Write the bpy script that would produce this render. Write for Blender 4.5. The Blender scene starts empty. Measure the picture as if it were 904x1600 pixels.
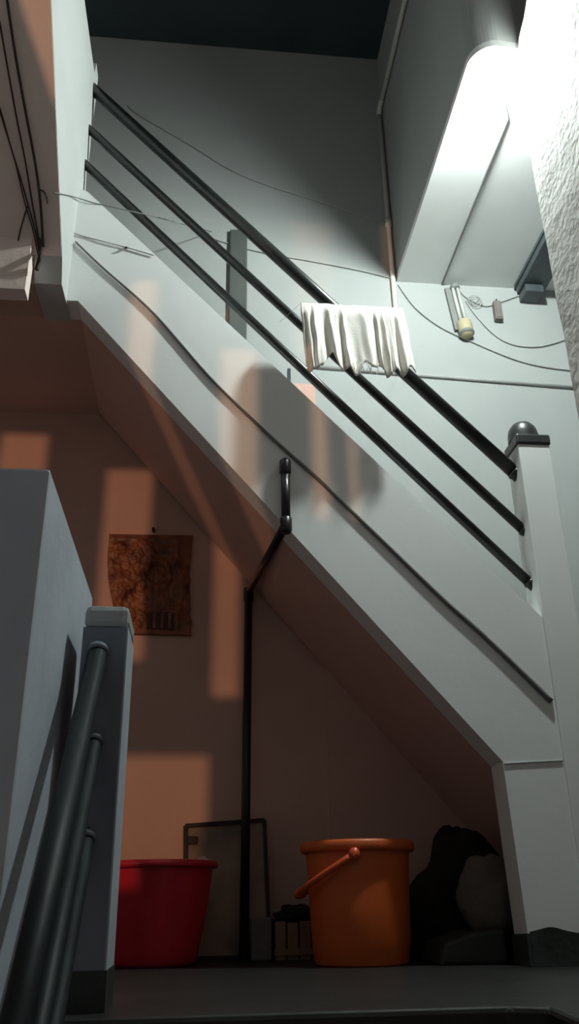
import bpy, bmesh, math, random
from mathutils import Vector, Matrix, noise

random.seed(7)
scene = bpy.context.scene
C = scene.collection

# ---------------------------------------------------------------- camera
ZC = 0.155                                   # eye height above the landing floor
YAW, PIT, ROLL, F = math.radians(6.28), math.radians(24.71), math.radians(-1.043), 1325.6
h = Vector((math.sin(YAW) * math.cos(PIT), math.cos(YAW) * math.cos(PIT), math.sin(PIT)))
r0 = Vector((math.cos(YAW), -math.sin(YAW), 0)); u0 = r0.cross(h)
r = r0 * math.cos(ROLL) + u0 * math.sin(ROLL)
u = -r0 * math.sin(ROLL) + u0 * math.cos(ROLL)
CAM = Vector((0, 0, ZC))
cd = bpy.data.cameras.new('camera'); cam = bpy.data.objects.new('camera', cd); C.objects.link(cam)
cd.sensor_fit = 'VERTICAL'; cd.sensor_height = 24.0; cd.lens = 24.0 * F / 1600.0
cd.clip_start = 0.02
cam.matrix_world = Matrix(((r.x, u.x, -h.x, CAM.x), (r.y, u.y, -h.y, CAM.y), (r.z, u.z, -h.z, CAM.z), (0, 0, 0, 1)))
scene.camera = cam

# measured points of the photograph on real planes of the place
def ray(x, y): return r * ((x - 452) / F) - u * ((y - 800) / F) + h
def atY(x, y, Y): d = ray(x, y); return CAM + d * (Y / d.y)
def atX(x, y, X): d = ray(x, y); return CAM + d * (X / d.x)
def atZ(x, y, Z): d = ray(x, y); return CAM + d * ((Z - ZC) / d.z)

# ---------------------------------------------------------------- world, exposure, light from outside
w = bpy.data.worlds.new('night'); scene.world = w; w.use_nodes = True
bg = w.node_tree.nodes['Background']
bg.inputs[0].default_value = (1.0, 0.85, 0.80, 1); bg.inputs[1].default_value = 0.12
vs = scene.view_settings
vs.view_transform = 'Standard'; vs.look = 'None'; vs.gamma = 1.0; vs.exposure = 0.2; vs.use_curve_mapping = False

STREET = Vector((-2.94, -4.0, 1.6))          # warm lamp outside, behind the pierced wall
sl = bpy.data.lights.new('street_light', 'POINT'); so = bpy.data.objects.new('street_light', sl); C.objects.link(so)
so.location = STREET; sl.energy = 420; sl.color = (1.0, 0.52, 0.29); sl.shadow_soft_size = 0.025
LAMP_STRENGTH = 1450.0

# ---------------------------------------------------------------- materials
def mat(name, col, rough=0.7, var=0.08, scale=6.0, bump=0.0, bscale=60.0, spec=0.3, metal=0.0, col2=None, detail=4.0, stretch=None):
    m = bpy.data.materials.new(name); m.use_nodes = True
    nt = m.node_tree; b = nt.nodes['Principled BSDF']
    b.inputs['Roughness'].default_value = rough; b.inputs['Metallic'].default_value = metal
    b.inputs['Specular IOR Level'].default_value = spec
    tc = nt.nodes.new('ShaderNodeTexCoord'); mp = nt.nodes.new('ShaderNodeMapping')
    nt.links.new(tc.outputs['Object'], mp.inputs[0])
    if stretch: mp.inputs['Scale'].default_value = stretch
    n = nt.nodes.new('ShaderNodeTexNoise'); n.inputs['Scale'].default_value = scale; n.inputs['Detail'].default_value = detail
    nt.links.new(mp.outputs[0], n.inputs['Vector'])
    cr = nt.nodes.new('ShaderNodeValToRGB')
    c2 = col2 if col2 else tuple(max(0, c * (1 - 2 * var)) for c in col)
    cr.color_ramp.elements[0].color = (*c2, 1); cr.color_ramp.elements[1].color = (*col, 1)
    cr.color_ramp.elements[0].position = 0.3; cr.color_ramp.elements[1].position = 0.62
    nt.links.new(n.outputs['Fac'], cr.inputs[0]); nt.links.new(cr.outputs[0], b.inputs['Base Color'])
    if bump > 0:
        n2 = nt.nodes.new('ShaderNodeTexNoise'); n2.inputs['Scale'].default_value = bscale; n2.inputs['Detail'].default_value = 6
        nt.links.new(mp.outputs[0], n2.inputs['Vector'])
        bp = nt.nodes.new('ShaderNodeBump'); bp.inputs['Strength'].default_value = bump; bp.inputs['Distance'].default_value = 0.01
        nt.links.new(n2.outputs['Fac'], bp.inputs['Height']); nt.links.new(bp.outputs[0], b.inputs['Normal'])
    return m

M = dict(
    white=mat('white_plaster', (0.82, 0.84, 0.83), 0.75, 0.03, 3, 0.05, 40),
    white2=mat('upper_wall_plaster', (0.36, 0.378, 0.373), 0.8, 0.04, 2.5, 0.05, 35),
    pink=mat('peach_plaster', (0.64, 0.42, 0.35), 0.85, 0.05, 3, 0.15, 40),
    pinkpale=mat('pale_peach_plaster', (0.90, 0.77, 0.71), 0.85, 0.05, 3, 0.15, 40),
    rough=mat('rough_plaster', (0.60, 0.59, 0.57), 0.85, 0.06, 5, 0.45, 45),
    grey=mat('pale_grey_plaster', (0.50, 0.52, 0.51), 0.8, 0.04, 3, 0.06, 40),
    slateshade=mat('shaded_slate_blue', (0.20, 0.235, 0.28), 0.6, 0.25, 6, 0.15, 30, stretch=(1, 1, 0.4)),  # newel blue darkened as painted shade; the rail collars share this colour
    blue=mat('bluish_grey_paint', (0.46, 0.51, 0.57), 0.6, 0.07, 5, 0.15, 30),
    capgrey=mat('worn_grey_paint', (0.36, 0.39, 0.39), 0.6, 0.15, 9, 0.2, 40),
    dark=mat('dark_grey_paint', (0.035, 0.04, 0.04), 0.4, 0.15, 8, 0.1, 40, spec=0.5),
    skirt=mat('dark_skirting_paint', (0.045, 0.055, 0.05), 0.5, 0.2, 12, 0.2, 50),
    floor=mat('dark_cement_floor', (0.017, 0.018, 0.0165), 0.5, 0.2, 5, 0.15, 50, spec=0.35),
    roof=mat('dark_roof_sheet', (0.03, 0.045, 0.048), 0.7, 0.1, 4),
    rail=mat('black_rail_enamel', (0.018, 0.022, 0.021), 0.3, 0.2, 14, spec=0.5),
    raildk=mat('dark_rail_enamel', (0.009, 0.013, 0.015), 0.55, 0.2, 14, spec=0.2),
    pipe=mat('black_pvc', (0.012, 0.012, 0.011), 0.35, 0.1, 10, spec=0.5),
    orange=mat('orange_plastic', (0.68, 0.125, 0.02), 0.45, 0.08, 4, spec=0.5),
    orangeh=mat('orange_handle_plastic', (0.75, 0.11, 0.03), 0.4, 0.08, 4, spec=0.5),
    red=mat('red_plastic', (0.62, 0.02, 0.04), 0.35, 0.1, 6, spec=0.5, stretch=(1, 1, 0.2)),
    cloth=mat('cream_cotton', (0.90, 0.87, 0.81), 0.9, 0.03, 30, 0.2, 300),
    wood=mat('carved_wood', (0.30, 0.10, 0.038), 0.45, 0.1, 16, 0.4, 60, spec=0.5, col2=(0.09, 0.02, 0.01)),
    woodin=mat('carved_dark_recess', (0.09, 0.02, 0.015), 0.5, 0.1, 18),
    frame=mat('dark_frame_wood', (0.025, 0.014, 0.010), 0.5, 0.1, 15),
    board=mat('faded_backing_board', (0.34, 0.24, 0.18), 0.7, 0.1, 7, 0, col2=(0.15, 0.12, 0.10)),
    concrete=mat('grey_concrete', (0.17, 0.16, 0.15), 0.9, 0.1, 14, 0.4, 60),
    slat=mat('old_crate_wood', (0.33, 0.20, 0.13), 0.8, 0.15, 10, 0.2, 60, stretch=(4, 4, 0.6)),
    bag=mat('dark_cloth', (0.018, 0.016, 0.015), 0.9, 0.2, 10),
    sack=mat('pale_sack', (0.17, 0.145, 0.12), 0.9, 0.15, 8, 0.3, 90),
    wire=mat('grey_wire', (0.17, 0.17, 0.165), 0.6, 0.1, 10),
    palewire=mat('dusty_pale_wire', (0.40, 0.41, 0.40), 0.6, 0.1, 10),
    browncab=mat('brown_cable', (0.055, 0.035, 0.028), 0.6, 0.1, 10),
    conduit=mat('painted_conduit', (0.60, 0.58, 0.55), 0.6, 0.05, 10),
    tube=mat('unlit_tube_glass', (0.45, 0.46, 0.44), 0.25, 0.03, 10, spec=0.5),
    fitting=mat('grey_fitting', (0.20, 0.21, 0.20), 0.5, 0.05, 10),
    yellow=mat('yellowed_plastic', (0.45, 0.39, 0.25), 0.5, 0.1, 12),
    box=mat('dusty_brown_box', (0.17, 0.15, 0.14), 0.7, 0.1, 10),
    darkmetal=mat('dark_metal', (0.07, 0.085, 0.092), 0.45, 0.15, 12, spec=0.5),
    shadow_board=mat('wall_shadow_grey', (0.085, 0.095, 0.09), 0.7, 0.1, 6),  # dark tone standing for a shadow on the wall
    nail=mat('rusty_nail', (0.03, 0.02, 0.015), 0.6),
    paper=mat('white_rag', (0.6, 0.56, 0.52), 0.8),
)
em = bpy.data.materials.new('lamp_glass'); em.use_nodes = True
nt = em.node_tree; nt.nodes.clear()
e = nt.nodes.new('ShaderNodeEmission'); o = nt.nodes.new('ShaderNodeOutputMaterial')
e.inputs[0].default_value = (0.90, 1.0, 0.96, 1); e.inputs[1].default_value = LAMP_STRENGTH
nt.links.new(e.outputs[0], o.inputs[0]); M['glow'] = em

# ---------------------------------------------------------------- mesh helpers
def obj(name, bm, m, parent=None, smooth=False, bevel=0):
    me = bpy.data.meshes.new(name)
    bmesh.ops.recalc_face_normals(bm, faces=bm.faces)
    bm.to_mesh(me); bm.free()
    if smooth:
        for p in me.polygons: p.use_smooth = True
    ob = bpy.data.objects.new(name, me); C.objects.link(ob)
    me.materials.append(M[m] if isinstance(m, str) else m)
    if parent: ob.parent = parent
    if bevel:
        b = ob.modifiers.new('bevel', 'BEVEL'); b.width = bevel; b.segments = 2; b.limit_method = 'ANGLE'
    return ob
def tag(o, label, cat, group=None, kind=None):
    o['label'] = label
    if cat: o['category'] = cat
    if group: o['group'] = group
    if kind: o['kind'] = kind
    return o
def thing(name, label, cat, group=None, loc=None):
    t = bpy.data.objects.new(name, None); C.objects.link(t); t.empty_display_size = 0.05
    return tag(t, label, cat, group)
def struct(name, bm, m, label, cat='wall', **k):
    o = obj(name, bm, m, **k); return tag(o, label, cat, kind='structure')
def box(bm, x0, x1, y0, y1, z0, z1):
    v = [bm.verts.new((x, y, z)) for x in (x0, x1) for y in (y0, y1) for z in (z0, z1)]
    for f in ((0, 1, 3, 2), (4, 6, 7, 5), (0, 4, 5, 1), (2, 3, 7, 6), (0, 2, 6, 4), (1, 5, 7, 3)):
        bm.faces.new([v[i] for i in f])
    return bm
def B(*a): return box(bmesh.new(), *a)
def prism(pts, axis, a, b, bm=None):
    """extrude a 2-D outline along an axis: 'Y' outline is (x,z), 'X' outline is (y,z), 'Z' outline is (x,y)"""
    bm = bm or bmesh.new()
    def P(p, t): return {'Y': (p[0], t, p[1]), 'X': (t, p[0], p[1]), 'Z': (p[0], p[1], t)}[axis]
    A = [bm.verts.new(P(p, a)) for p in pts]; Bv = [bm.verts.new(P(p, b)) for p in pts]
    bm.faces.new(A); bm.faces.new(Bv[::-1]); n = len(pts)
    for i in range(n): bm.faces.new((A[i], A[(i + 1) % n], Bv[(i + 1) % n], Bv[i]))
    return bm
def spline(pts, n=10):
    pts = [Vector(p) for p in pts]; out = []
    for i in range(len(pts) - 1):
        p0 = pts[max(i - 1, 0)]; p1 = pts[i]; p2 = pts[i + 1]; p3 = pts[min(i + 2, len(pts) - 1)]
        for k in range(n):
            t = k / n
            out.append(0.5 * ((2 * p1) + (p2 - p0) * t + (2 * p0 - 5 * p1 + 4 * p2 - p3) * t * t + (3 * p1 - p0 - 3 * p2 + p3) * t ** 3))
    return out + [pts[-1]]
def tube(pts, rad, seg=8, bm=None, caps=True):
    bm = bm or bmesh.new(); pts = [Vector(p) for p in pts]; rings = []
    n = len(pts); prev = None
    for i, p in enumerate(pts):
        d = (pts[min(i + 1, n - 1)] - pts[max(i - 1, 0)]).normalized()
        a = d.orthogonal().normalized() if prev is None else (prev - d * prev.dot(d)).normalized()
        prev = a; b = d.cross(a); R = rad[i] if isinstance(rad, (list, tuple)) else rad
        rings.append([bm.verts.new(p + (a * math.cos(2 * math.pi * k / seg) + b * math.sin(2 * math.pi * k / seg)) * R) for k in range(seg)])
    for i in range(n - 1):
        for k in range(seg): bm.faces.new((rings[i][k], rings[i][(k + 1) % seg], rings[i + 1][(k + 1) % seg], rings[i + 1][k]))
    if caps: bm.faces.new(rings[0][::-1]); bm.faces.new(rings[-1])
    return bm
def lathe(prof, c, seg=40, bm=None):
    bm = bm or bmesh.new(); c = Vector(c); rings = []
    for R, z in prof:
        if R < 1e-5: rings.append([bm.verts.new(c + Vector((0, 0, z)))])
        else: rings.append([bm.verts.new(c + Vector((R * math.cos(2 * math.pi * k / seg), R * math.sin(2 * math.pi * k / seg), z))) for k in range(seg)])
    for A, Bq in zip(rings, rings[1:]):
        for k in range(seg):
            q = [A[k % len(A)], A[(k + 1) % len(A)], Bq[(k + 1) % len(Bq)], Bq[k % len(Bq)]]
            q = list(dict.fromkeys(q))
            if len(q) > 2: bm.faces.new(q)
    return bm
def cable(name, pts, rad, m, label, cat='cable', group=None, n=10):
    return tag(obj(name, tube(spline(pts, n), rad, 6), m, smooth=True), label, cat, group)

# ---------------------------------------------------------------- the setting
YB = 3.02                       # back wall
YS = 2.30                       # face of the stair's side wall
Z = lambda z: z + ZC            # heights measured from the eye
SLAB = Z(2.575)                 # underside of the overhanging slab
ROOF = Z(4.06)
NEARX, WELLX = 1.0, 0.845

fl = prism([(-1.9, YB), (-1.9, 1.53), (0.50, 1.50), (0.55, 1.47), (0.53, 1.30), (0.60, 0.2), (2.2, 0.2), (2.2, YB)], 'Z', -0.14, 0.0)
struct('floor', fl, 'floor', 'dark grey cement landing floor with a worn front edge', 'floor', bevel=0.008)
# lower flight, coming up to the landing
for i in range(5):
    y1 = 1.53 - 0.19 * i
    struct('trim_%d' % (i + 1), B(-0.25, 0.62, y1 - 0.20, y1 + 0.05, -0.2 * (i + 1) - 0.25, -0.2 * (i + 1)), 'floor', 'dark cement step leading up to the landing', 'step')

# back wall: peach below the stair, off-white above it
low = prism([(-1.9, -0.1), (0.452, -0.1), (0.452, Z(2.0)), (-1.9, Z(2.0))], 'Y', YB, YB + 0.15)
wb = struct('wall_back', low, 'pink', 'peach plaster wall under the stairs', 'wall')
low2 = prism([(0.452, -0.1), (2.2, -0.1), (2.2, Z(0.9)), (0.452, Z(0.9))], 'Y', YB - 0.012, YB + 0.15)
obj('wall_offset', low2, 'pink', wb)
up = bmesh.new()
up = prism([(-1.9, Z(2.0)), (0.452, Z(2.0)), (0.452, Z(0.9)), (2.2, Z(0.9)), (2.2, ROOF), (-1.9, ROOF)], 'Y', YB, YB + 0.15)
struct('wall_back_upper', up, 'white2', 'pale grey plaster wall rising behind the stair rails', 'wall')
def ragged(x0, x1, z0, z1, y0, y1, n, amp, seed):
    pts = [(x0, z0), (x1, z0)]
    for k in range(n + 1):
        x = x1 + (x0 - x1) * k / n
        pts.append((x, z1 + amp * noise.noise(Vector((x * 14, seed, 0)))))
    return prism(pts, 'Y', y0, y1)
struct('dark_band_back', ragged(-1.9, 2.2, 0.0, 0.10, YB - 0.022, YB - 0.01, 90, 0.05, 3.3), 'skirt', 'dark ragged band along the foot of the peach wall', 'baseboard')  # thin dark strip with an uneven top edge
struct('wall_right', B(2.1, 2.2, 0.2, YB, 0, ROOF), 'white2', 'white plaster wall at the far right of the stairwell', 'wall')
struct('ceiling', B(-1.9, 2.2, 0.2, YB + 0.15, ROOF, ROOF + 0.1), 'roof', 'dark roof over the stairwell', 'ceiling')

# overhanging slab at upper right, wall above it, and near rough wall
arc = [(WELLX + 0.085 - 0.085 * math.cos(t), 1.915 - 0.085 * math.sin(t)) for t in [math.pi / 2 * k / 10 for k in range(11)]]
plan = [(2.1, YB), (WELLX, YB)] + arc + [(1.0, 1.835), (1.01, 1.86), (2.1, 1.86)]
struct('ceiling_slab', prism(plan, 'Z', SLAB, SLAB + 0.03), 'white', 'white overhanging slab lit by the lamp fixed under it', 'ceiling')
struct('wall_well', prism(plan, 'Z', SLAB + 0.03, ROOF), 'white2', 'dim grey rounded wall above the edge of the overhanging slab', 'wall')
bm = bmesh.new()
ys = [0.2 + (1.89 - 0.2) * k / 40 for k in range(41)]
def ceil_at(y): return SLAB + 0.01 if y > 1.83 else SLAB + 0.01 + 0.64 * (1.83 - y)
grid = []
for y in ys:
    row = []
    for j in range(61):
        z = ceil_at(y) * j / 60
        q = Vector((3.0, y * 9, z * 6))
        row.append(bm.verts.new((NEARX + 0.004 * noise.noise(q) + 0.0016 * noise.noise(q * 3), y + (0.006 * noise.noise(Vector((1, 2, z * 9))) if y == ys[-1] else 0), z)))
    grid.append(row)
for a, b in zip(grid, grid[1:]):
    for j in range(60): bm.faces.new((a[j], a[j + 1], b[j + 1], b[j]))
bk = [bm.verts.new((NEARX + 0.22, v.co.y, v.co.z)) for v in grid[-1]]
for j in range(60): bm.faces.new((grid[-1][j], grid[-1][j + 1], bk[j + 1], bk[j]))
fr = [bm.verts.new((NEARX + 0.22, v.co.y, v.co.z)) for v in grid[0]]
for j in range(60): bm.faces.new((grid[0][j], grid[0][j + 1], fr[j + 1], fr[j]))
bm.faces.new((bk[0], bk[-1], fr[-1], fr[0]))
bm.faces.new([a[-1] for a in grid] + [bk[-1], fr[-1]])
bm.faces.new([a[0] for a in grid] + [bk[0], fr[0]])
struct('wall_near', bm, 'rough', 'rough plaster wall close by, brightly lit beside the lamp', 'wall', smooth=False)

# parapet wall of the lower flight at the left
bm = prism([(1.25, -1.4), (1.89, -1.4), (1.89, Z(0.645)), (1.25, Z(0.645))], 'X', -0.38, -0.25)
struct('wall_left', bm, 'blue', 'bluish grey parapet wall beside the lower handrail', 'wall', bevel=0.006)

# unseen pierced wall behind: openings shaped to cast the warm light patches
GY = -0.5
def hole(x0, x1, z0, z1, Y):      # outline of a lit patch at depth Y -> opening in the pierced wall
    t = (GY - STREET.y) / (Y - STREET.y)
    f = lambda v, s: s + (v - s) * t
    return (f(x0, STREET.x), f(x1, STREET.x), f(z0, STREET.z), f(z1, STREET.z))
def soffit_point(x, y):
    n = Vector((0, 0.86, 1)); p0 = Vector((0, 2.156, Z(1.867))); d_ = ray(x, y)
    return CAM + d_ * (n.dot(p0 - CAM) / n.dot(d_))
pa, pb = soffit_point(52, 75), soffit_point(85, 165)
qa = hole(pa.x, pa.x + 0.14, pa.z, pa.z, pa.y); qb = hole(pb.x, pb.x, pb.z, pb.z, pb.y)
SOFFIT_HOLE = (qa[0], qa[1], qb[2], qb[2] + 0.42)
holes = [hole(-0.39, -0.20, 0.95, 1.715, YB), hole(-0.81, -0.62, 1.60, 1.86, YB), hole(-0.27, -0.17, 0.9, 2.06, YS),
         hole(-0.35, 0.045, 0.10, 0.62, YB), hole(0.03, 0.165, 1.20, 1.80, YS), hole(0.32, 0.385, 1.20, 1.75, YS),
         hole(0.435, 0.475, 1.2, 1.70, YS), hole(0.35, 0.56, 2.30, 3.05, YB), hole(0.78, 0.87, 2.2, 3.06, YB),
         SOFFIT_HOLE]
xs = sorted({-4.0, 0.1, *[v for q in holes for v in q[:2]]}); zs = sorted({-2.0, 4.2, *[v for q in holes for v in q[2:]]})
bm = bmesh.new()
for xa, xb in zip(xs, xs[1:]):
    z_open = None
    for za, zb in zip(zs, zs[1:]):
        mx, mz = (xa + xb) / 2, (za + zb) / 2
        solid = not any(q[0] < mx < q[1] and q[2] < mz < q[3] for q in holes)
        if solid and z_open is None: z_open = za
        if (not solid) and z_open is not None: box(bm, xa, xb, GY - 0.01, GY + 0.01, z_open, za); z_open = None
    if z_open is not None: box(bm, xa, xb, GY - 0.01, GY + 0.01, z_open, zs[-1])
struct('wall_gobo', bm, 'white2', 'unseen pierced wall behind the viewer, shaped to cast the warm patches', 'wall')

# ---------------------------------------------------------------- staircase crossing the picture
st = thing('staircase', 'white straight staircase climbing from lower right to upper left', 'staircase')
side = [(0.836, 0.0), (0.822, Z(0.337)), (-0.433, Z(1.808)), (-0.47, Z(1.808)), (-0.47, Z(2.30)), (-0.44, Z(2.285)), (0.992, Z(0.748)), (0.992, 0.0)]
obj('side_wall', prism(side, 'Y', YS, YS + 0.10), 'white', st)
SL = (1.808 - 0.337) / (0.822 + 0.433)
sx = 0.822 + (0.337 + ZC) / SL
obj('waist_slab', prism([(sx, 0.0), (-0.433, Z(1.808)), (-0.433, Z(1.93)), (sx + 0.09, 0.0)], 'Y', YS + 0.10, YB - 0.012), 'pink', st)
nst = 10; run = (sx + 0.1 + 0.433) / nst
for k in range(nst):
    x1 = sx + 0.1 - k * run
    zt = (sx + 0.1 - x1 + run) * SL * 1.0
    zb = max(0.0, (sx + 0.09 - x1) * SL)
    obj('step', prism([(x1, zb), (x1, zt + 0.02), (x1 - run, zt + 0.02), (x1 - run, zt - 0.005)], 'Y', YS + 0.10, YB - 0.012), 'white', st)
obj('landing_slab', B(-1.7, -0.433, YS + 0.10, YB - 0.001, Z(1.808), Z(1.96)), 'pink', st)
obj('crease', tube([(0.824, YS - 0.001, Z(0.332)), (0.99, YS - 0.001, Z(0.34))], 0.0025, 5), 'palewire', st)
struct('baseboard_pier', ragged(0.835, 1.135, 0.0, 0.085, YS - 0.016, YS - 0.0105, 60, 0.014, 1.7), 'skirt', 'dark painted band at the foot of the white stair pier', 'baseboard')
struct('baseboard_pier_side', prism([(YS - 0.014, 0), (YS + 0.10, 0), (YS + 0.10, 0.07), (YS - 0.014, 0.075)], 'X', 0.826, 0.8355), 'skirt', 'dark painted band on the inner side of the pier', 'baseboard')

# ---------------------------------------------------------------- upper flight rising towards the viewer on the left
s2 = thing('staircase', 'pale underside and white side of the upper flight at top left', 'staircase')
f2 = lambda y: Z(1.867 + 0.86 * (2.156 - y))
obj('side_wall', prism([(2.41, Z(1.808)), (2.20, Z(1.79)), (2.156, f2(2.156) + 0.004), (0.9, f2(0.9) + 0.004), (0.9, f2(0.9) + 0.8), (1.6, Z(3.25)), (2.017, Z(2.897)), (2.33, Z(2.925)), (2.345, Z(3.0)), (2.41, Z(3.0))], 'X', -0.555, -0.470), 'grey', s2)
obj('waist_slab', prism([(2.30, f2(2.156)), (2.156, f2(2.156)), (0.9, f2(0.9)), (0.9, f2(0.9) + 0.14), (2.30, f2(2.156) + 0.12)], 'X', -1.7, -0.4715), 'pinkpale', s2)
obj('landing_beam', B(-1.7, -0.56, 2.12, 2.175, Z(1.70), Z(1.93)), 'pinkpale', s2)
for k in range(6):
    y1 = 2.2 - 0.2 * k
    obj('step', B(-1.7, -0.555, y1 - 0.2, y1, f2(y1 - 0.2) + 0.05, f2(y1 - 0.2) + 0.20), 'white', s2)

# ---------------------------------------------------------------- newel post at the right, rails
nw = thing('newel_post', 'white square newel post with dark domed cap at the stair foot', 'post')
NX0, NX1 = 0.992, 1.098
ntz = atY(832, 694, YS - 0.01).z
obj('shaft', prism([(NX0, 0), (1.135, 0), (1.135, Z(0.35)), (NX1, Z(0.42)), (NX1, ntz), (NX0, ntz)], 'Y', YS - 0.010, YS + 0.098), 'white', nw, bevel=0.004)
cap = obj('cap', B(NX0 - 0.004, NX1 + 0.003, YS - 0.016, YS + 0.104, ntz, ntz + 0.036), 'dark', nw, bevel=0.006)
bm = lathe([(0.050, 0), (0.050, 0.024), (0.045, 0.046), (0.032, 0.065), (0.015, 0.074), (0, 0.076)], (NX0 + 0.044, YS + 0.044, ntz + 0.034), 28)
obj('dome', bm, 'dark', cap, smooth=True)

YR = YS + 0.05
rl = thing('stair_railing', 'three black pipe rails running up the white staircase', 'railing')
for nm, a, b, rad in (('top_rail', (806, 741), (148, 142), 0.022), ('middle_rail', (820, 831), (140, 203), 0.0155), ('bottom_rail', (829, 913), (134, 258), 0.0155)):
    A = atY(*a, YR); Bq = atY(*b, YR)
    d = (Bq - A).normalized()
    A.y = Bq.y = YR
    A = A - d * (0.012 if A.x < NX0 else 0)
    k = (-0.49 - A.x) / d.x; Bq = A + d * k
    ro = obj(nm, tube([A - d * 0.015, Bq], rad, 16), 'rail', rl, smooth=True)
    obj('wall_collar', tube([A + d * 0.002, A + d * 0.012], rad + 0.003, 16), 'rail', ro, smooth=True)
tag(obj('bracket', B(*(lambda p: (p.x - 0.005, p.x + 0.005, YS + 0.03, YS + 0.05, p.z - 0.045, p.z + 0.03))(atY(451, 590, YS + 0.04))), 'darkmetal'),
    'small rusty stub standing on the sloping stair edge under the bottom rail', 'bracket')

# ---------------------------------------------------------------- lower newel and rails on the left
NY = 1.58
ln = thing('newel_post', 'bluish grey newel post with worn top at the left', 'post')
nz = Z(0.525)
obj('shaft', B(-0.222, -0.141, NY, NY + 0.15, 0.0, nz - 0.045), 'slateshade', ln)  # post coloured darker to imitate the shade on its front
obj('lit_side', B(-0.141, -0.138, NY + 0.001, NY + 0.149, 0.0, nz - 0.045), 'blue', ln)  # lighter sheet on the same post, painting its lamplit side
obj('cap', B(-0.222, -0.138, NY, NY + 0.15, nz - 0.045, nz), 'capgrey', ln, bevel=0.012)
obj('foot_band', B(-0.2235, -0.1365, NY - 0.0015, NY + 0.1515, 0.0, 0.06), 'skirt', ln)
lr = thing('stair_railing', 'three dark pipe rails descending from the bluish newel at lower left', 'railing')
for nm, z0, rad, x in (('top_rail', 0.44, 0.0185, -0.192), ('middle_rail', 0.277, 0.0145, -0.186), ('bottom_rail', 0.115, 0.0145, -0.186)):
    A = Vector((x, NY + 0.01, Z(z0))); d = Vector((0, -1, -1.17)).normalized()
    ro = obj(nm, tube([A, A + d * 1.25], rad, 18), 'raildk', lr, smooth=True)
    obj('wall_collar', tube([A + d * 0.006, A + d * 0.018], rad + 0.004, 18), 'slateshade', ro, smooth=True)

# ---------------------------------------------------------------- lamp under the slab
lp = thing('ceiling_lamp', 'glowing white bulb under the slab beside the rough wall', 'lamp')
lc = Vector((0.995, 1.885, SLAB - 0.042))
def lathe_x(prof, c, seg=24):               # turned about an axis pointing away from the near wall
    b_ = lathe(prof, (0, 0, 0), seg)
    for v in b_.verts: v.co = Vector((c.x - v.co.z, c.y + v.co.y, c.z + v.co.x))
    return b_
obj('holder', lathe_x([(0, -0.02), (0.026, -0.02), (0.026, 0.006), (0.020, 0.016), (0.020, 0.034), (0, 0.034)], lc), 'conduit', lp)
obj('bulb', lathe_x([(0.019, 0.034), (0.026, 0.044), (0.034, 0.062), (0.037, 0.080), (0.034, 0.098), (0.023, 0.112), (0, 0.119)], lc), 'glow', lp, smooth=True)
pw = [atZ(790, 200, SLAB - 0.004), atZ(690, 441, SLAB - 0.004)]
tag(obj('lamp_wire', tube([Vector((0.995, 1.99, SLAB - 0.004)), Vector((1.055, 2.10, SLAB - 0.004)), Vector((1.056, YB - 0.005, SLAB - 0.004))], 0.004, 6), 'wire'),
    'thin dark wire running along the slab from the lamp to the wall', 'wire')

# ---------------------------------------------------------------- things on the upper back wall
YW = YB - 0.006
pA = atX(635, 0, WELLX - 0.012); pB = atY(597, 180, YB - 0.015); pC = atY(609, 350, YB - 0.015); pD = atY(624, 575, YB - 0.015)
zc_ = pB.z
ct = thing('conduit', 'pale wiring conduit in the wall corner beside the slab', 'conduit')
obj('riser', tube([Vector((WELLX - 0.02, YB - 0.015, pD.z)), Vector((WELLX - 0.02, YB - 0.015, zc_))], 0.011, 10), 'conduit', ct, smooth=True)
obj('elbow', tube(spline([Vector((WELLX - 0.02, YB - 0.015, zc_)), Vector((WELLX - 0.018, YB - 0.03, zc_ + 0.03)), Vector((WELLX - 0.015, YB - 0.07, zc_ + 0.04))], 6), 0.013, 10), 'conduit', ct, smooth=True)
obj('run', tube([Vector((WELLX - 0.015, YB - 0.06, zc_ + 0.04)), Vector((WELLX - 0.015, 1.3, zc_ + 0.04))], 0.011, 10), 'conduit', ct, smooth=True)
obj('coupling', tube([Vector((WELLX - 0.02, YB - 0.015, pC.z - 0.02)), Vector((WELLX - 0.02, YB - 0.015, pC.z + 0.03))], 0.016, 10), 'conduit', ct, smooth=True)

cable('wall_wire', [atY(*p, YW) for p in ((622, 445), (650, 482), (690, 512), (740, 535), (800, 560), (850, 573), (915, 581))], 0.0036, 'palewire', 'grey wire sagging across the wall below the twin tube lamp', 'wire')
a = atY(478, 572, YW); b = atY(912, 607, YW)
tag(obj('wall_pipe', tube([a, b], 0.008, 8), 'palewire', smooth=True), 'thin pale pipe running level along the wall behind the towel', 'pipe')
cable('wall_wire', [atY(*p, YW) for p in ((714, 448), (725, 462), (745, 474), (760, 478), (775, 474), (812, 461))], 0.0035, 'palewire', 'short wire looping from the tube lamp past the brown box', 'wire')
coil = [atY(738 + 9 * math.cos(t) + t * 0.5, 466 + 7 * math.sin(t) + t * 0.4, YW - 0.004 - 0.0005 * t) for t in [k * 0.5 for k in range(34)]]
tag(obj('wire_coil', tube(coil, 0.0018, 5), 'palewire', smooth=True), 'little coil of pale wire beside the tube lamp', 'wire')
cable('wall_wire', [atY(*p, YW) for p in ((727, 470), (745, 495), (775, 525), (805, 539), (845, 541), (890, 528))], 0.003, 'palewire', 'faint pale wire dipping below the brown box', 'wire')
cable('wall_wire', [atY(*p, YW) for p in ((200, 165), (218, 180), (300, 228), (360, 265), (420, 290), (500, 315), (590, 345))], 0.003, 'palewire', 'dark wire sagging across the dim wall above the top rail', 'wire')
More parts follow.
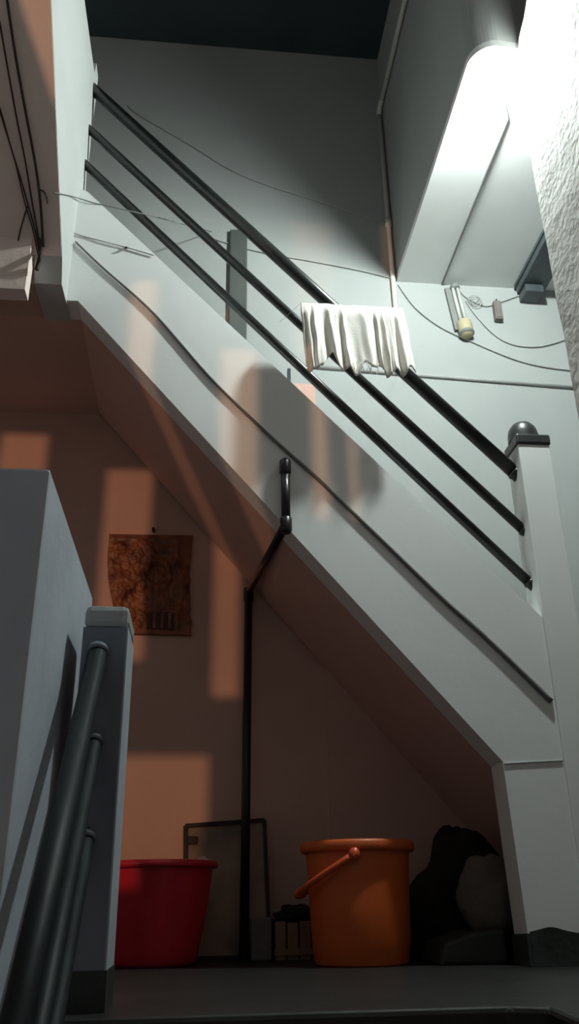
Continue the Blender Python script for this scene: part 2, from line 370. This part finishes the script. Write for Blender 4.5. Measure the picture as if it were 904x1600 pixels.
cable('wall_wire', [atY(*p, YW) for p in ((330, 372), (400, 392), (487, 408), (560, 422), (618, 436))], 0.0028, 'palewire', 'faint wire crossing the wall between the shadow board and the conduit', 'wire')

# unlit lamp with two slim tubes
tl = thing('tube_lamp', 'unlit twin-tube lamp with yellowed holder on the upper wall', 'lamp')
top = atY(709, 449, YW - 0.02); bot = atY(728, 524, YW - 0.02)
d = (bot - top).normalized(); sd = Vector((d.z, 0, -d.x))
if sd.x < 0: sd = -sd
def along(t, s, y=0): return top + (bot - top) * t + sd * s + Vector((0, y, 0))
bmk = bmesh.new()
q = [along(-0.02, -0.040), along(-0.02, 0.026), along(0.85, 0.026), along(0.85, -0.040)]
f = [bmk.verts.new(p + Vector((0, 0.008, 0))) for p in q]; g = [bmk.verts.new(p + Vector((0, 0.022, 0))) for p in q]
bmk.faces.new(f); bmk.faces.new(g[::-1])
for i in range(4): bmk.faces.new((f[i], f[(i + 1) % 4], g[(i + 1) % 4], g[i]))
obj('back_plate', bmk, 'fitting', tl)
for s in (-0.008, 0.014):
    obj('glass_tube', tube([along(0.0, s), along(0.72, s)], 0.0085, 10), 'tube', tl, smooth=True)
obj('end_cap', tube([along(-0.03, 0.003), along(0.03, 0.003)], 0.022, 12), 'fitting', tl, smooth=True)
hb = obj('holder', tube([along(0.70, 0.004), along(0.74, 0.004), along(0.97, 0.004), along(1.03, 0.004)], [0.022, 0.033, 0.033, 0.020], 16), 'yellow', tl, smooth=True)
obj('holder_band', tube([along(0.93, 0.004), along(0.985, 0.004)], 0.0345, 16), 'fitting', hb, smooth=True)

jb = thing('junction_box', 'small dusty brown switch box hanging on the upper wall', 'switch box')
a = atY(769, 472, YW - 0.01); b = atY(785, 501, YW - 0.01)
obj('body', B(a.x, b.x, YB - 0.030, YB - 0.001, b.z, a.z), 'box', jb, bevel=0.003)
obj('cover', B(a.x + 0.006, b.x - 0.006, YB - 0.033, YB - 0.029, b.z + 0.008, a.z - 0.008), 'box', jb)
obj('wire_stub', tube([Vector(((a.x + b.x) / 2, YB - 0.012, a.z - 0.004)), Vector(((a.x + b.x) / 2 + 0.004, YB - 0.012, a.z + 0.02))], 0.004, 6), 'browncab', jb)

mb = thing('metal_box', 'dark metal channel box fixed under the slab at far right', 'metal box')
obj('body', B(1.40, 1.525, 2.45, YB - 0.02, SLAB - 0.045, SLAB), 'darkmetal', mb, bevel=0.004)
obj('end_box', B(1.415, 1.50, YB - 0.09, YB - 0.001, SLAB - 0.085, SLAB - 0.045), 'darkmetal', mb, bevel=0.004)
obj('flange', B(1.392, 1.40, 2.45, YB - 0.02, SLAB - 0.016, SLAB), 'darkmetal', mb)

a = atY(359, 358, YB - 0.02); b = atY(385, 560, YB - 0.02)  # board added in place of a cast shadow, its shade put into the colour
tag(obj('shadow_board', B(a.x, b.x, YB - 0.022, YB - 0.001, b.z, a.z), 'shadow_board', bevel=0.006), 'upright dark board standing in for a shadow on the wall behind the rails', 'shadow_board')

# ---------------------------------------------------------------- wires at the left, along the stair
YF = YS - 0.005
cable('stair_cable', [atY(*p, YF) for p in ((118, 378), (160, 418), (240, 490), (330, 592), (420, 680), (500, 752), (600, 848), (690, 935), (760, 998), (861, 1096))],
      [0.0032 + 0.0045 * (k / 90) for k in range(91)], 'wire', 'dark cable running diagonally down the white stair side', 'cable')
cable('line_wire', [atX(84, 301, -0.468), atX(110, 306, -0.467), atY(130, 312, YF), atY(145, 317, YF), atY(240, 338, YR - 0.02), atY(330, 362, YB - 0.01)], 0.002, 'wire', 'upper thin wire strung from the cables across the stair corner', 'wire', n=1)
cable('line_wire', [atY(85, 352, YF - 0.03), atY(120, 366, YF), atY(160, 377, YF), atY(195, 386, YF), atY(240, 399, YF)], 0.0022, 'palewire', 'lower thin wire strung across the top of the stair side', 'wire')
tag(obj('nail', tube([atY(197, 387, YF - 0.01), atY(197, 387, YS + 0.01)], 0.004, 8), 'nail'), 'tiny dark nail holding the lower wire', 'nail')

def on_soffit(x, y, lift=0.008):            # point on the sloping underside of the upper flight
    n = Vector((0, 0.86, 1)); p0 = Vector((0, 2.156, f2(2.156)))
    d_ = ray(x, y); t = n.dot(p0 - CAM) / n.dot(d_)
    p = CAM + d_ * t; return p - n.normalized() * lift
K = 'cables hanging on the upper flight'
for lab, pts, rad in (
    ('thickest dark cable running down the pale underside, nearest the white stair edge', ((12, 0), (24, 80), (40, 170), (55, 250), (62, 300), (66, 345), (68, 385)), 0.0042),
    ('thin cable just left of the thickest one on the pale underside', ((0, 32), (10, 90), (26, 180), (40, 250), (50, 310), (58, 355), (64, 392)), 0.0028),
    ('slack thin cable running from the left edge down to the bundle', ((-6, 150), (4, 180), (18, 230), (32, 275), (46, 325), (56, 362), (62, 395)), 0.0026),
    ('faint thin cable crossing beside the slack one', ((-4, 160), (10, 205), (25, 255), (40, 318), (52, 358), (60, 398)), 0.0022),
    ('short loose cable end curling from the bundle', ((44, 322), (38, 340), (32, 362), (28, 382)), 0.0024),
    ('short hooked wire end beside the white stair edge', ((62, 296), (70, 300), (74, 310), (75, 318)), 0.0026)):
    cable('cable', [on_soffit(*p) for p in pts], rad, 'browncab', lab, 'cable', K)
tag(obj('cable_bundle', tube(spline([on_soffit(64, 372), on_soffit(66, 388, 0.012), atY(63, 400, 2.10), atY(60, 412, 2.11), atY(57, 422, 2.115)], 6), 0.007, 8), 'browncab', smooth=True), 'dark taped bundle where the cables meet the beam', 'cable')

# ---------------------------------------------------------------- towel on a thin line
YT = 2.21
la = atY(470, 470, YT); lb = atY(628, 484, YT)
lz = (la.z + lb.z) / 2
tag(obj('clothes_line', tube([Vector((0.235, YR - 0.02, lz + 0.01)), Vector((la.x, YT, lz - 0.001)), Vector((lb.x, YT, lz - 0.001)), Vector((WELLX - 0.02, YB - 0.027, pD.z + 0.012))], 0.0006, 5), 'palewire'), 'thin pale line stretched in front of the rails, holding the towel', 'line')
bm = bmesh.new(); NU, NV = 90, 26; rows = []
zbot = atY(560, 578, YT).z; L1 = (lz - zbot) * 1.06
for i in range(NU + 1):
    uu = i / NU; row = []
    ph = uu * 46 + 2.6 * math.sin(uu * 7.3) + 1.3 * math.sin(uu * 17)
    fold = lambda v: (0.0045 + 0.0075 * v) * (math.sin(ph * 1.25 + 0.5 * math.sin(v * 3 + uu * 5)) * 0.6 + 1.0 * noise.noise(Vector((uu * 13, v * 0.7, 3))) + 0.3 * math.sin(ph * 2.3))
    drop = L1 * (1 + 0.06 * math.sin(uu * 19) + 0.05 * math.sin(uu * 43 + 1))
    if 0.10 < uu < 0.30: drop *= 1 - 0.13 * math.sin((uu - 0.10) / 0.2 * math.pi)
    if uu > 0.78: drop *= 1.0 + 0.06 * math.sin((uu - 0.78) / 0.22 * math.pi)
    for j in range(-NV, NV + 1):
        v = abs(j) / NV
        front = j > 0
        x = la.x + (lb.x - la.x) * uu + (0.020 * uu + 0.012 * (1 - uu)) * v
        yy = -1 if front else 1
        out = 0.006 + 0.012 * min(1, v * 5)
        if front:
            yv = YT - out + fold(v) * min(1, v * 4) - 0.012 * v; zv = lz + 0.003 - drop * v
            if v > 0.9: zv += 0.006 * noise.noise(Vector((uu * 30, v, 1)))
        else:
            yv = YT + out + 0.5 * fold(v) * min(1, v * 4); zv = lz + 0.003 - drop * 0.80 * v
        row.append(bm.verts.new((x + 0.004 * noise.noise(Vector((uu * 12, v * 4, 2))), yv, zv)))
    rows.append(row)
for A, Bq in zip(rows, rows[1:]):
    for j in range(2 * NV): bm.faces.new((A[j], A[j + 1], Bq[j + 1], Bq[j]))
tw = thing('towel', 'cream cotton towel hanging in folds in front of the rails', 'towel')
tc_ = obj('cloth', bm, 'cloth', tw, smooth=True)
sm = tc_.modifiers.new('thick', 'SOLIDIFY'); sm.thickness = 0.003
for k in range(9):
    uu = 0.42 + 0.03 * k + random.uniform(-0.01, 0.01)
    p = Vector((la.x + (lb.x - la.x) * uu + 0.016, YT - 0.03, zbot + 0.01))
    obj('tassel', tube(spline([p, p + Vector((0.004 * math.sin(k * 2), -0.002, -0.016)), p + Vector((0.008 * math.sin(k * 3), 0, -0.032 - 0.006 * (k % 3)))], 4), 0.0013, 5), 'cloth', tw)

# ---------------------------------------------------------------- black drain pipe
dp = thing('drain_pipe', 'black drain pipe from the stair side down the peach wall', 'pipe')
R1 = 0.0135
t0 = atY(445, 728, YS - 0.018); t1 = atY(447, 818, YS - 0.018); t1.x = t0.x = (t0.x + t1.x) / 2
w1 = atY(388, 925, YB - 0.022); w0 = atY(381, 1490, YB - 0.17); w0.z = 0.0
obj('pipe', tube([t0, t1], R1, 14), 'pipe', dp, smooth=True)
obj('pipe', tube([t1, w1], R1 * 0.95, 14), 'pipe', dp, smooth=True)
obj('pipe', tube([w1, w0], R1 * 1.1, 14), 'pipe', dp, smooth=True)
for p, dd in ((t0, Vector((0, 0, 1))), (t1, Vector((0, 0, 1)))):
    obj('coupling', tube([p - dd * 0.030, p - dd * 0.024, p + dd * 0.016, p + dd * 0.024], [R1, R1 + 0.004, R1 + 0.004, R1 * 0.7], 14), 'pipe', dp, smooth=True)
obj('elbow', tube([w1 + Vector((0, 0, -0.04)), w1 + Vector((0, 0, -0.034)), w1 + Vector((0, 0, 0.012)), w1 + (t1 - w1).normalized() * 0.03], [R1, R1 + 0.005, R1 + 0.005, R1], 14), 'pipe', dp, smooth=True)

# ---------------------------------------------------------------- carved wooden panel
cp = thing('carved_panel', 'carved brown wooden panel hung on the peach wall', 'wall carving')
YC = YB - 0.004
tl_, tr_, br_, bl_ = atY(170, 836, YC), atY(301, 838, YC), atY(298, 994, YC), atY(176, 991, YC)
bm = bmesh.new(); NU, NV = 64, 76; G = []
def relief(a, b):
    q = Vector((a * 5.2, b * 6.2, 0.4))
    v = noise.noise(q) * 0.6 + abs(noise.noise(q * 2.1)) * 0.7 + 0.25 * noise.noise(q * 4.3)
    ring = math.hypot((a - 0.60) * 0.85, b - 0.42)
    v += 0.7 * math.exp(-((ring - 0.13) / 0.035) ** 2) + 0.7 * math.exp(-(ring / 0.05) ** 2)
    v += 0.6 * math.exp(-(((a - 0.30) - 0.25 * math.sin(b * 6)) / 0.05) ** 2) * (b < 0.78)
    v += 0.5 * math.exp(-(((a - 0.86) + 0.05 * math.sin(b * 9)) / 0.04) ** 2)
    if b < 0.06: v = 0.35
    return v
for i in range(NU + 1):
    col = []
    for j in range(NV + 1):
        a, b = i / NU, j / NV
        L = tl_.lerp(bl_, b); Rr = tr_.lerp(br_, b)
        wob = 0.012 * math.sin(b * 7 + 0.6) + 0.005 * noise.noise(Vector((b * 12, 5, 0)))
        Lx = L.x - 0.010 * math.sin(b * 5.5) + 0.3 * wob; Rx = Rr.x - 0.008 * math.sin(b * 3.6) + 0.005 * noise.noise(Vector((b * 12, 9, 0)))
        edge = min(1, 8 * min(a, 1 - a, b, 1 - b) + 0.15)
        dep = 0.008 + 0.024 * max(0, relief(a, b)) * edge
        if 0.42 < a < 0.80 and 0.76 < b < 0.96: dep = 0.006
        col.append(bm.verts.new((Lx + (Rx - Lx) * a, YC - dep, L.z + (Rr.z - L.z) * a)))
    G.append(col)
for A, Bq in zip(G, G[1:]):
    for j in range(NV): bm.faces.new((A[j], A[j + 1], Bq[j + 1], Bq[j]))
ring = [G[i][0] for i in range(NU + 1)] + [G[NU][j] for j in range(1, NV + 1)] + [G[i][NV] for i in range(NU - 1, -1, -1)] + [G[0][j] for j in range(NV - 1, 0, -1)]
bk = [bm.verts.new((v.co.x, YB - 0.001, v.co.z)) for v in ring]
for i in range(len(ring)): bm.faces.new((ring[i], ring[(i + 1) % len(ring)], bk[(i + 1) % len(ring)], bk[i]))
obj('relief', bm, 'wood', cp, smooth=True)
def cpt(a, b): p = tl_.lerp(tr_, a).lerp(bl_.lerp(br_, a), b); return p
p, q = cpt(0.44, 0.78), cpt(0.78, 0.95)
rc = obj('recess', B(p.x, q.x, YC - 0.0085, YC - 0.004, q.z, p.z), 'woodin', cp)
for a_ in (0.52, 0.62, 0.71):
    p = cpt(a_, 0.79); q = cpt(a_ + 0.03, 0.94)
    obj('carved_bar', B(p.x, q.x, YC - 0.014, YC - 0.008, q.z, p.z), 'wood', rc)
p = atY(240, 830, YC)
tag(obj('nail', tube([p, p + Vector((0, -0.02, 0.003))], 0.006, 8), 'nail'), 'dark nail in the wall above the carved panel', 'nail')

# ---------------------------------------------------------------- leaning frame
pf = thing('picture_frame', 'dark empty-looking picture frame leaning against the peach wall', 'picture frame')
A, Bp, D, E_ = atY(289, 1290, YB - 0.045), atY(413, 1281, YB - 0.045), atY(289, 1488, YB - 0.12), atY(422, 1488, YB - 0.12)
D.z = E_.z = 0.0
def bar(p, q, t=0.012, dy=0.018):
    bm = bmesh.new(); d_ = (q - p).normalized(); s_ = Vector((-d_.z, 0, d_.x)).normalized() * t / 2
    f_ = [bm.verts.new(p - s_), bm.verts.new(p + s_), bm.verts.new(q + s_), bm.verts.new(q - s_)]
    g_ = [bm.verts.new(v.co + Vector((0, dy, 0))) for v in f_]
    bm.faces.new(f_); bm.faces.new(g_[::-1])
    for i in range(4): bm.faces.new((f_[i], f_[(i + 1) % 4], g_[(i + 1) % 4], g_[i]))
    return bm
D.z += 0.006; E_.z += 0.006
for p, q in ((A, Bp), (Bp, E_), (E_, D), (D, A)): obj('frame_bar', bar(p, q), 'frame', pf)
bm = bmesh.new(); off = Vector((0, 0.010, 0))
f_ = [bm.verts.new(v + off) for v in (A, Bp, E_, D)]; g_ = [bm.verts.new(v + off + Vector((0, 0.005, 0))) for v in (A, Bp, E_, D)]
bm.faces.new(f_); bm.faces.new(g_[::-1])
for i in range(4): bm.faces.new((f_[i], f_[(i + 1) % 4], g_[(i + 1) % 4], g_[i]))
obj('backing_board', bm, 'board', pf)
p = A.lerp(Bp, 0.08).lerp(D.lerp(E_, 0.08), 0.12)
obj('corner_clip', B(p.x - 0.012, p.x + 0.016, p.y - 0.002, p.y + 0.008, p.z - 0.012, p.z + 0.012), 'frame', pf)

# ---------------------------------------------------------------- orange bucket
bc = Vector((atY(566, 1512, 2.55).x, 2.55, 0.0))
bk_ = thing('bucket', 'orange plastic bucket with its handle hanging to the left', 'bucket')
H = 0.305
obj('body', lathe([(0, 0.004), (0.118, 0.004), (0.122, 0.0), (0.126, 0.006), (0.130, 0.040), (0.1335, 0.05), (0.138, 0.15), (0.1405, 0.22), (0.146, H - 0.02), (0.146, H),
                   (0.142, H), (0.141, H - 0.03), (0.136, 0.22), (0.130, 0.06), (0.118, 0.012), (0, 0.012)], bc, 56), 'orange', bk_, smooth=True)
obj('rim', lathe([(0.145, H - 0.024), (0.157, H - 0.026), (0.161, H - 0.020), (0.161, H - 0.005), (0.157, H + 0.002), (0.148, H + 0.003), (0.143, H)], bc, 56), 'orange', bk_, smooth=True)
ax = Vector((-0.22, -0.975, 0)).normalized(); wd = Vector((-0.86, 0.19, -0.50)).normalized()
hc = bc + Vector((0, 0, H - 0.035))
pts = [hc + ax * 0.158 * math.cos(t) + wd * 0.195 * math.sin(t) ** 0.8 for t in [math.pi * k / 28 for k in range(29)]]
hd = obj('handle', tube(pts, 0.0085, 10), 'orangeh', bk_, smooth=True)
for s_ in (1, -1):
    obj('handle_lug', tube([hc + ax * s_ * 0.143, hc + ax * s_ * 0.166], 0.015, 14), 'orangeh', bk_, smooth=True)
obj('grip', tube(pts[11:18], 0.0115, 12), 'orangeh', hd, smooth=True)

# ---------------------------------------------------------------- red tub
tb = thing('tub', 'red plastic tub partly hidden behind the bluish newel post', 'tub')
rc_ = Vector((atY(238, 1500, 2.72).x, 2.72, 0.0)); HT = 0.268
bm = bmesh.new(); seg = 72
prof = [(0.0, 0.004), (0.105, 0.004), (0.116, 0.0), (0.124, 0.012), (0.130, 0.04), (0.150, 0.14), (0.164, 0.24), (0.168, HT - 0.01), (0.168, HT), (0.163, HT), (0.158, 0.24), (0.143, 0.13), (0.122, 0.03), (0.0, 0.012)]
rings = []
for R_, z_ in prof:
    if R_ == 0: rings.append([bm.verts.new(rc_ + Vector((0, 0, z_)))]); continue
    rg = []
    for k in range(seg):
        a_ = 2 * math.pi * k / seg
        rr = R_ * (1 + (0.022 * (abs(math.sin(a_ * 6)) - 0.5) if 0.03 < z_ < HT - 0.02 else 0))
        rg.append(bm.verts.new(rc_ + Vector((rr * math.cos(a_), rr * math.sin(a_), z_))))
    rings.append(rg)
for A_, B_ in zip(rings, rings[1:]):
    for k in range(seg):
        q_ = list(dict.fromkeys([A_[k % len(A_)], A_[(k + 1) % len(A_)], B_[(k + 1) % len(B_)], B_[k % len(B_)]]))
        bm.faces.new(q_)
obj('body', bm, 'red', tb, smooth=True)
obj('rim', lathe([(0.166, HT - 0.016), (0.177, HT - 0.018), (0.180, HT - 0.010), (0.178, HT), (0.168, HT + 0.002), (0.164, HT - 0.002)], rc_, 72), 'red', tb, smooth=True)
for s_ in (-1,):
    obj('side_grip', B(rc_.x + s_ * 0.182 - 0.012, rc_.x + s_ * 0.182 + 0.012, rc_.y - 0.05, rc_.y + 0.05, HT - 0.014, HT - 0.006), 'red', tb, bevel=0.003)
def blob(c, rx, ry, rz, seed, amp, m, name, label=None, cat=None, flat=0.0, sub=3, pinch=0, parent=None):
    bm = bmesh.new(); bmesh.ops.create_icosphere(bm, subdivisions=sub + 1, radius=1)
    for v in bm.verts:
        p = v.co.copy(); k = 1 + amp * noise.noise(p * 1.6 + Vector((seed, 0, 0))) + amp * 0.5 * noise.noise(p * 4 + Vector((0, seed, 0)))
        sx_ = 1 - pinch * max(0, p.z)
        v.co = Vector((c[0] + rx * p.x * k * sx_, c[1] + ry * p.y * k * sx_, max(flat, c[2] + rz * p.z * k)))
    o_ = obj(name, bm, m, parent, smooth=True)
    return tag(o_, label, cat) if label else o_
blob((rc_.x + 0.135, rc_.y - 0.02, HT - 0.01), 0.03, 0.05, 0.022, 4, 0.3, 'paper', 'rag', 'small whitish rag on the rim of the red tub', 'rag', sub=2)

# ---------------------------------------------------------------- clutter under the stairs
a = atY(391, 1434, 2.84); b = atY(424, 1434, 2.84)
tag(obj('concrete_block', B(a.x, b.x - 0.003, 2.80, 2.87, 0, a.z), 'concrete', bevel=0.006), 'small grey concrete block on the floor beside the black pipe', 'block')
cr_ = thing('crate', 'small old wooden crate behind the orange bucket', 'crate')
a = atY(428, 1440, 2.83); b = atY(505, 1440, 2.83)
for k in range(4):
    x0 = a.x + (b.x - a.x) * k / 4
    obj('slat', B(x0 + 0.003, x0 + (b.x - a.x) / 4 - 0.003, 2.83, 2.842, 0.0, a.z - 0.004 * (k % 2)), 'slat', cr_)
obj('crate_body', B(a.x + 0.004, b.x - 0.004, 2.842, 2.95, 0.0, a.z - 0.012), 'frame', cr_)
obj('rail', B(a.x, b.x, 2.825, 2.83, 0.012, 0.03), 'slat', cr_)
blob(((a.x + b.x) / 2, 2.89, a.z + 0.018), 0.065, 0.045, 0.026, 8, 0.35, 'bag', 'cloth_bundle', 'dark crumpled cloth bundle lying on the wooden crate', 'cloth', flat=a.z - 0.011)
p = atY(735, 1480, 2.78)
blob((p.x, 2.78, 0.13), 0.20, 0.13, 0.25, 2, 0.22, 'bag', 'bundle', 'dark heap of cloth under the low end of the stairs', 'bundle', pinch=0.55)
p = atY(762, 1412, 2.58)
blob((p.x, 2.56, p.z + 0.015), 0.09, 0.06, 0.115, 5, 0.16, 'sack', 'sack', 'pale stuffed sack beside the white stair pier', 'sack', flat=0.075)
p = atY(745, 1480, 2.55)
tag(obj('stone_ledge', prism([(0.64, 0.0), (0.824, 0.0), (0.824, 0.082), (0.74, 0.075), (0.66, 0.05)], 'Y', 2.44, 2.66), 'skirt', bevel=0.008), 'low dark stone slab on the floor holding the sack', 'slab')
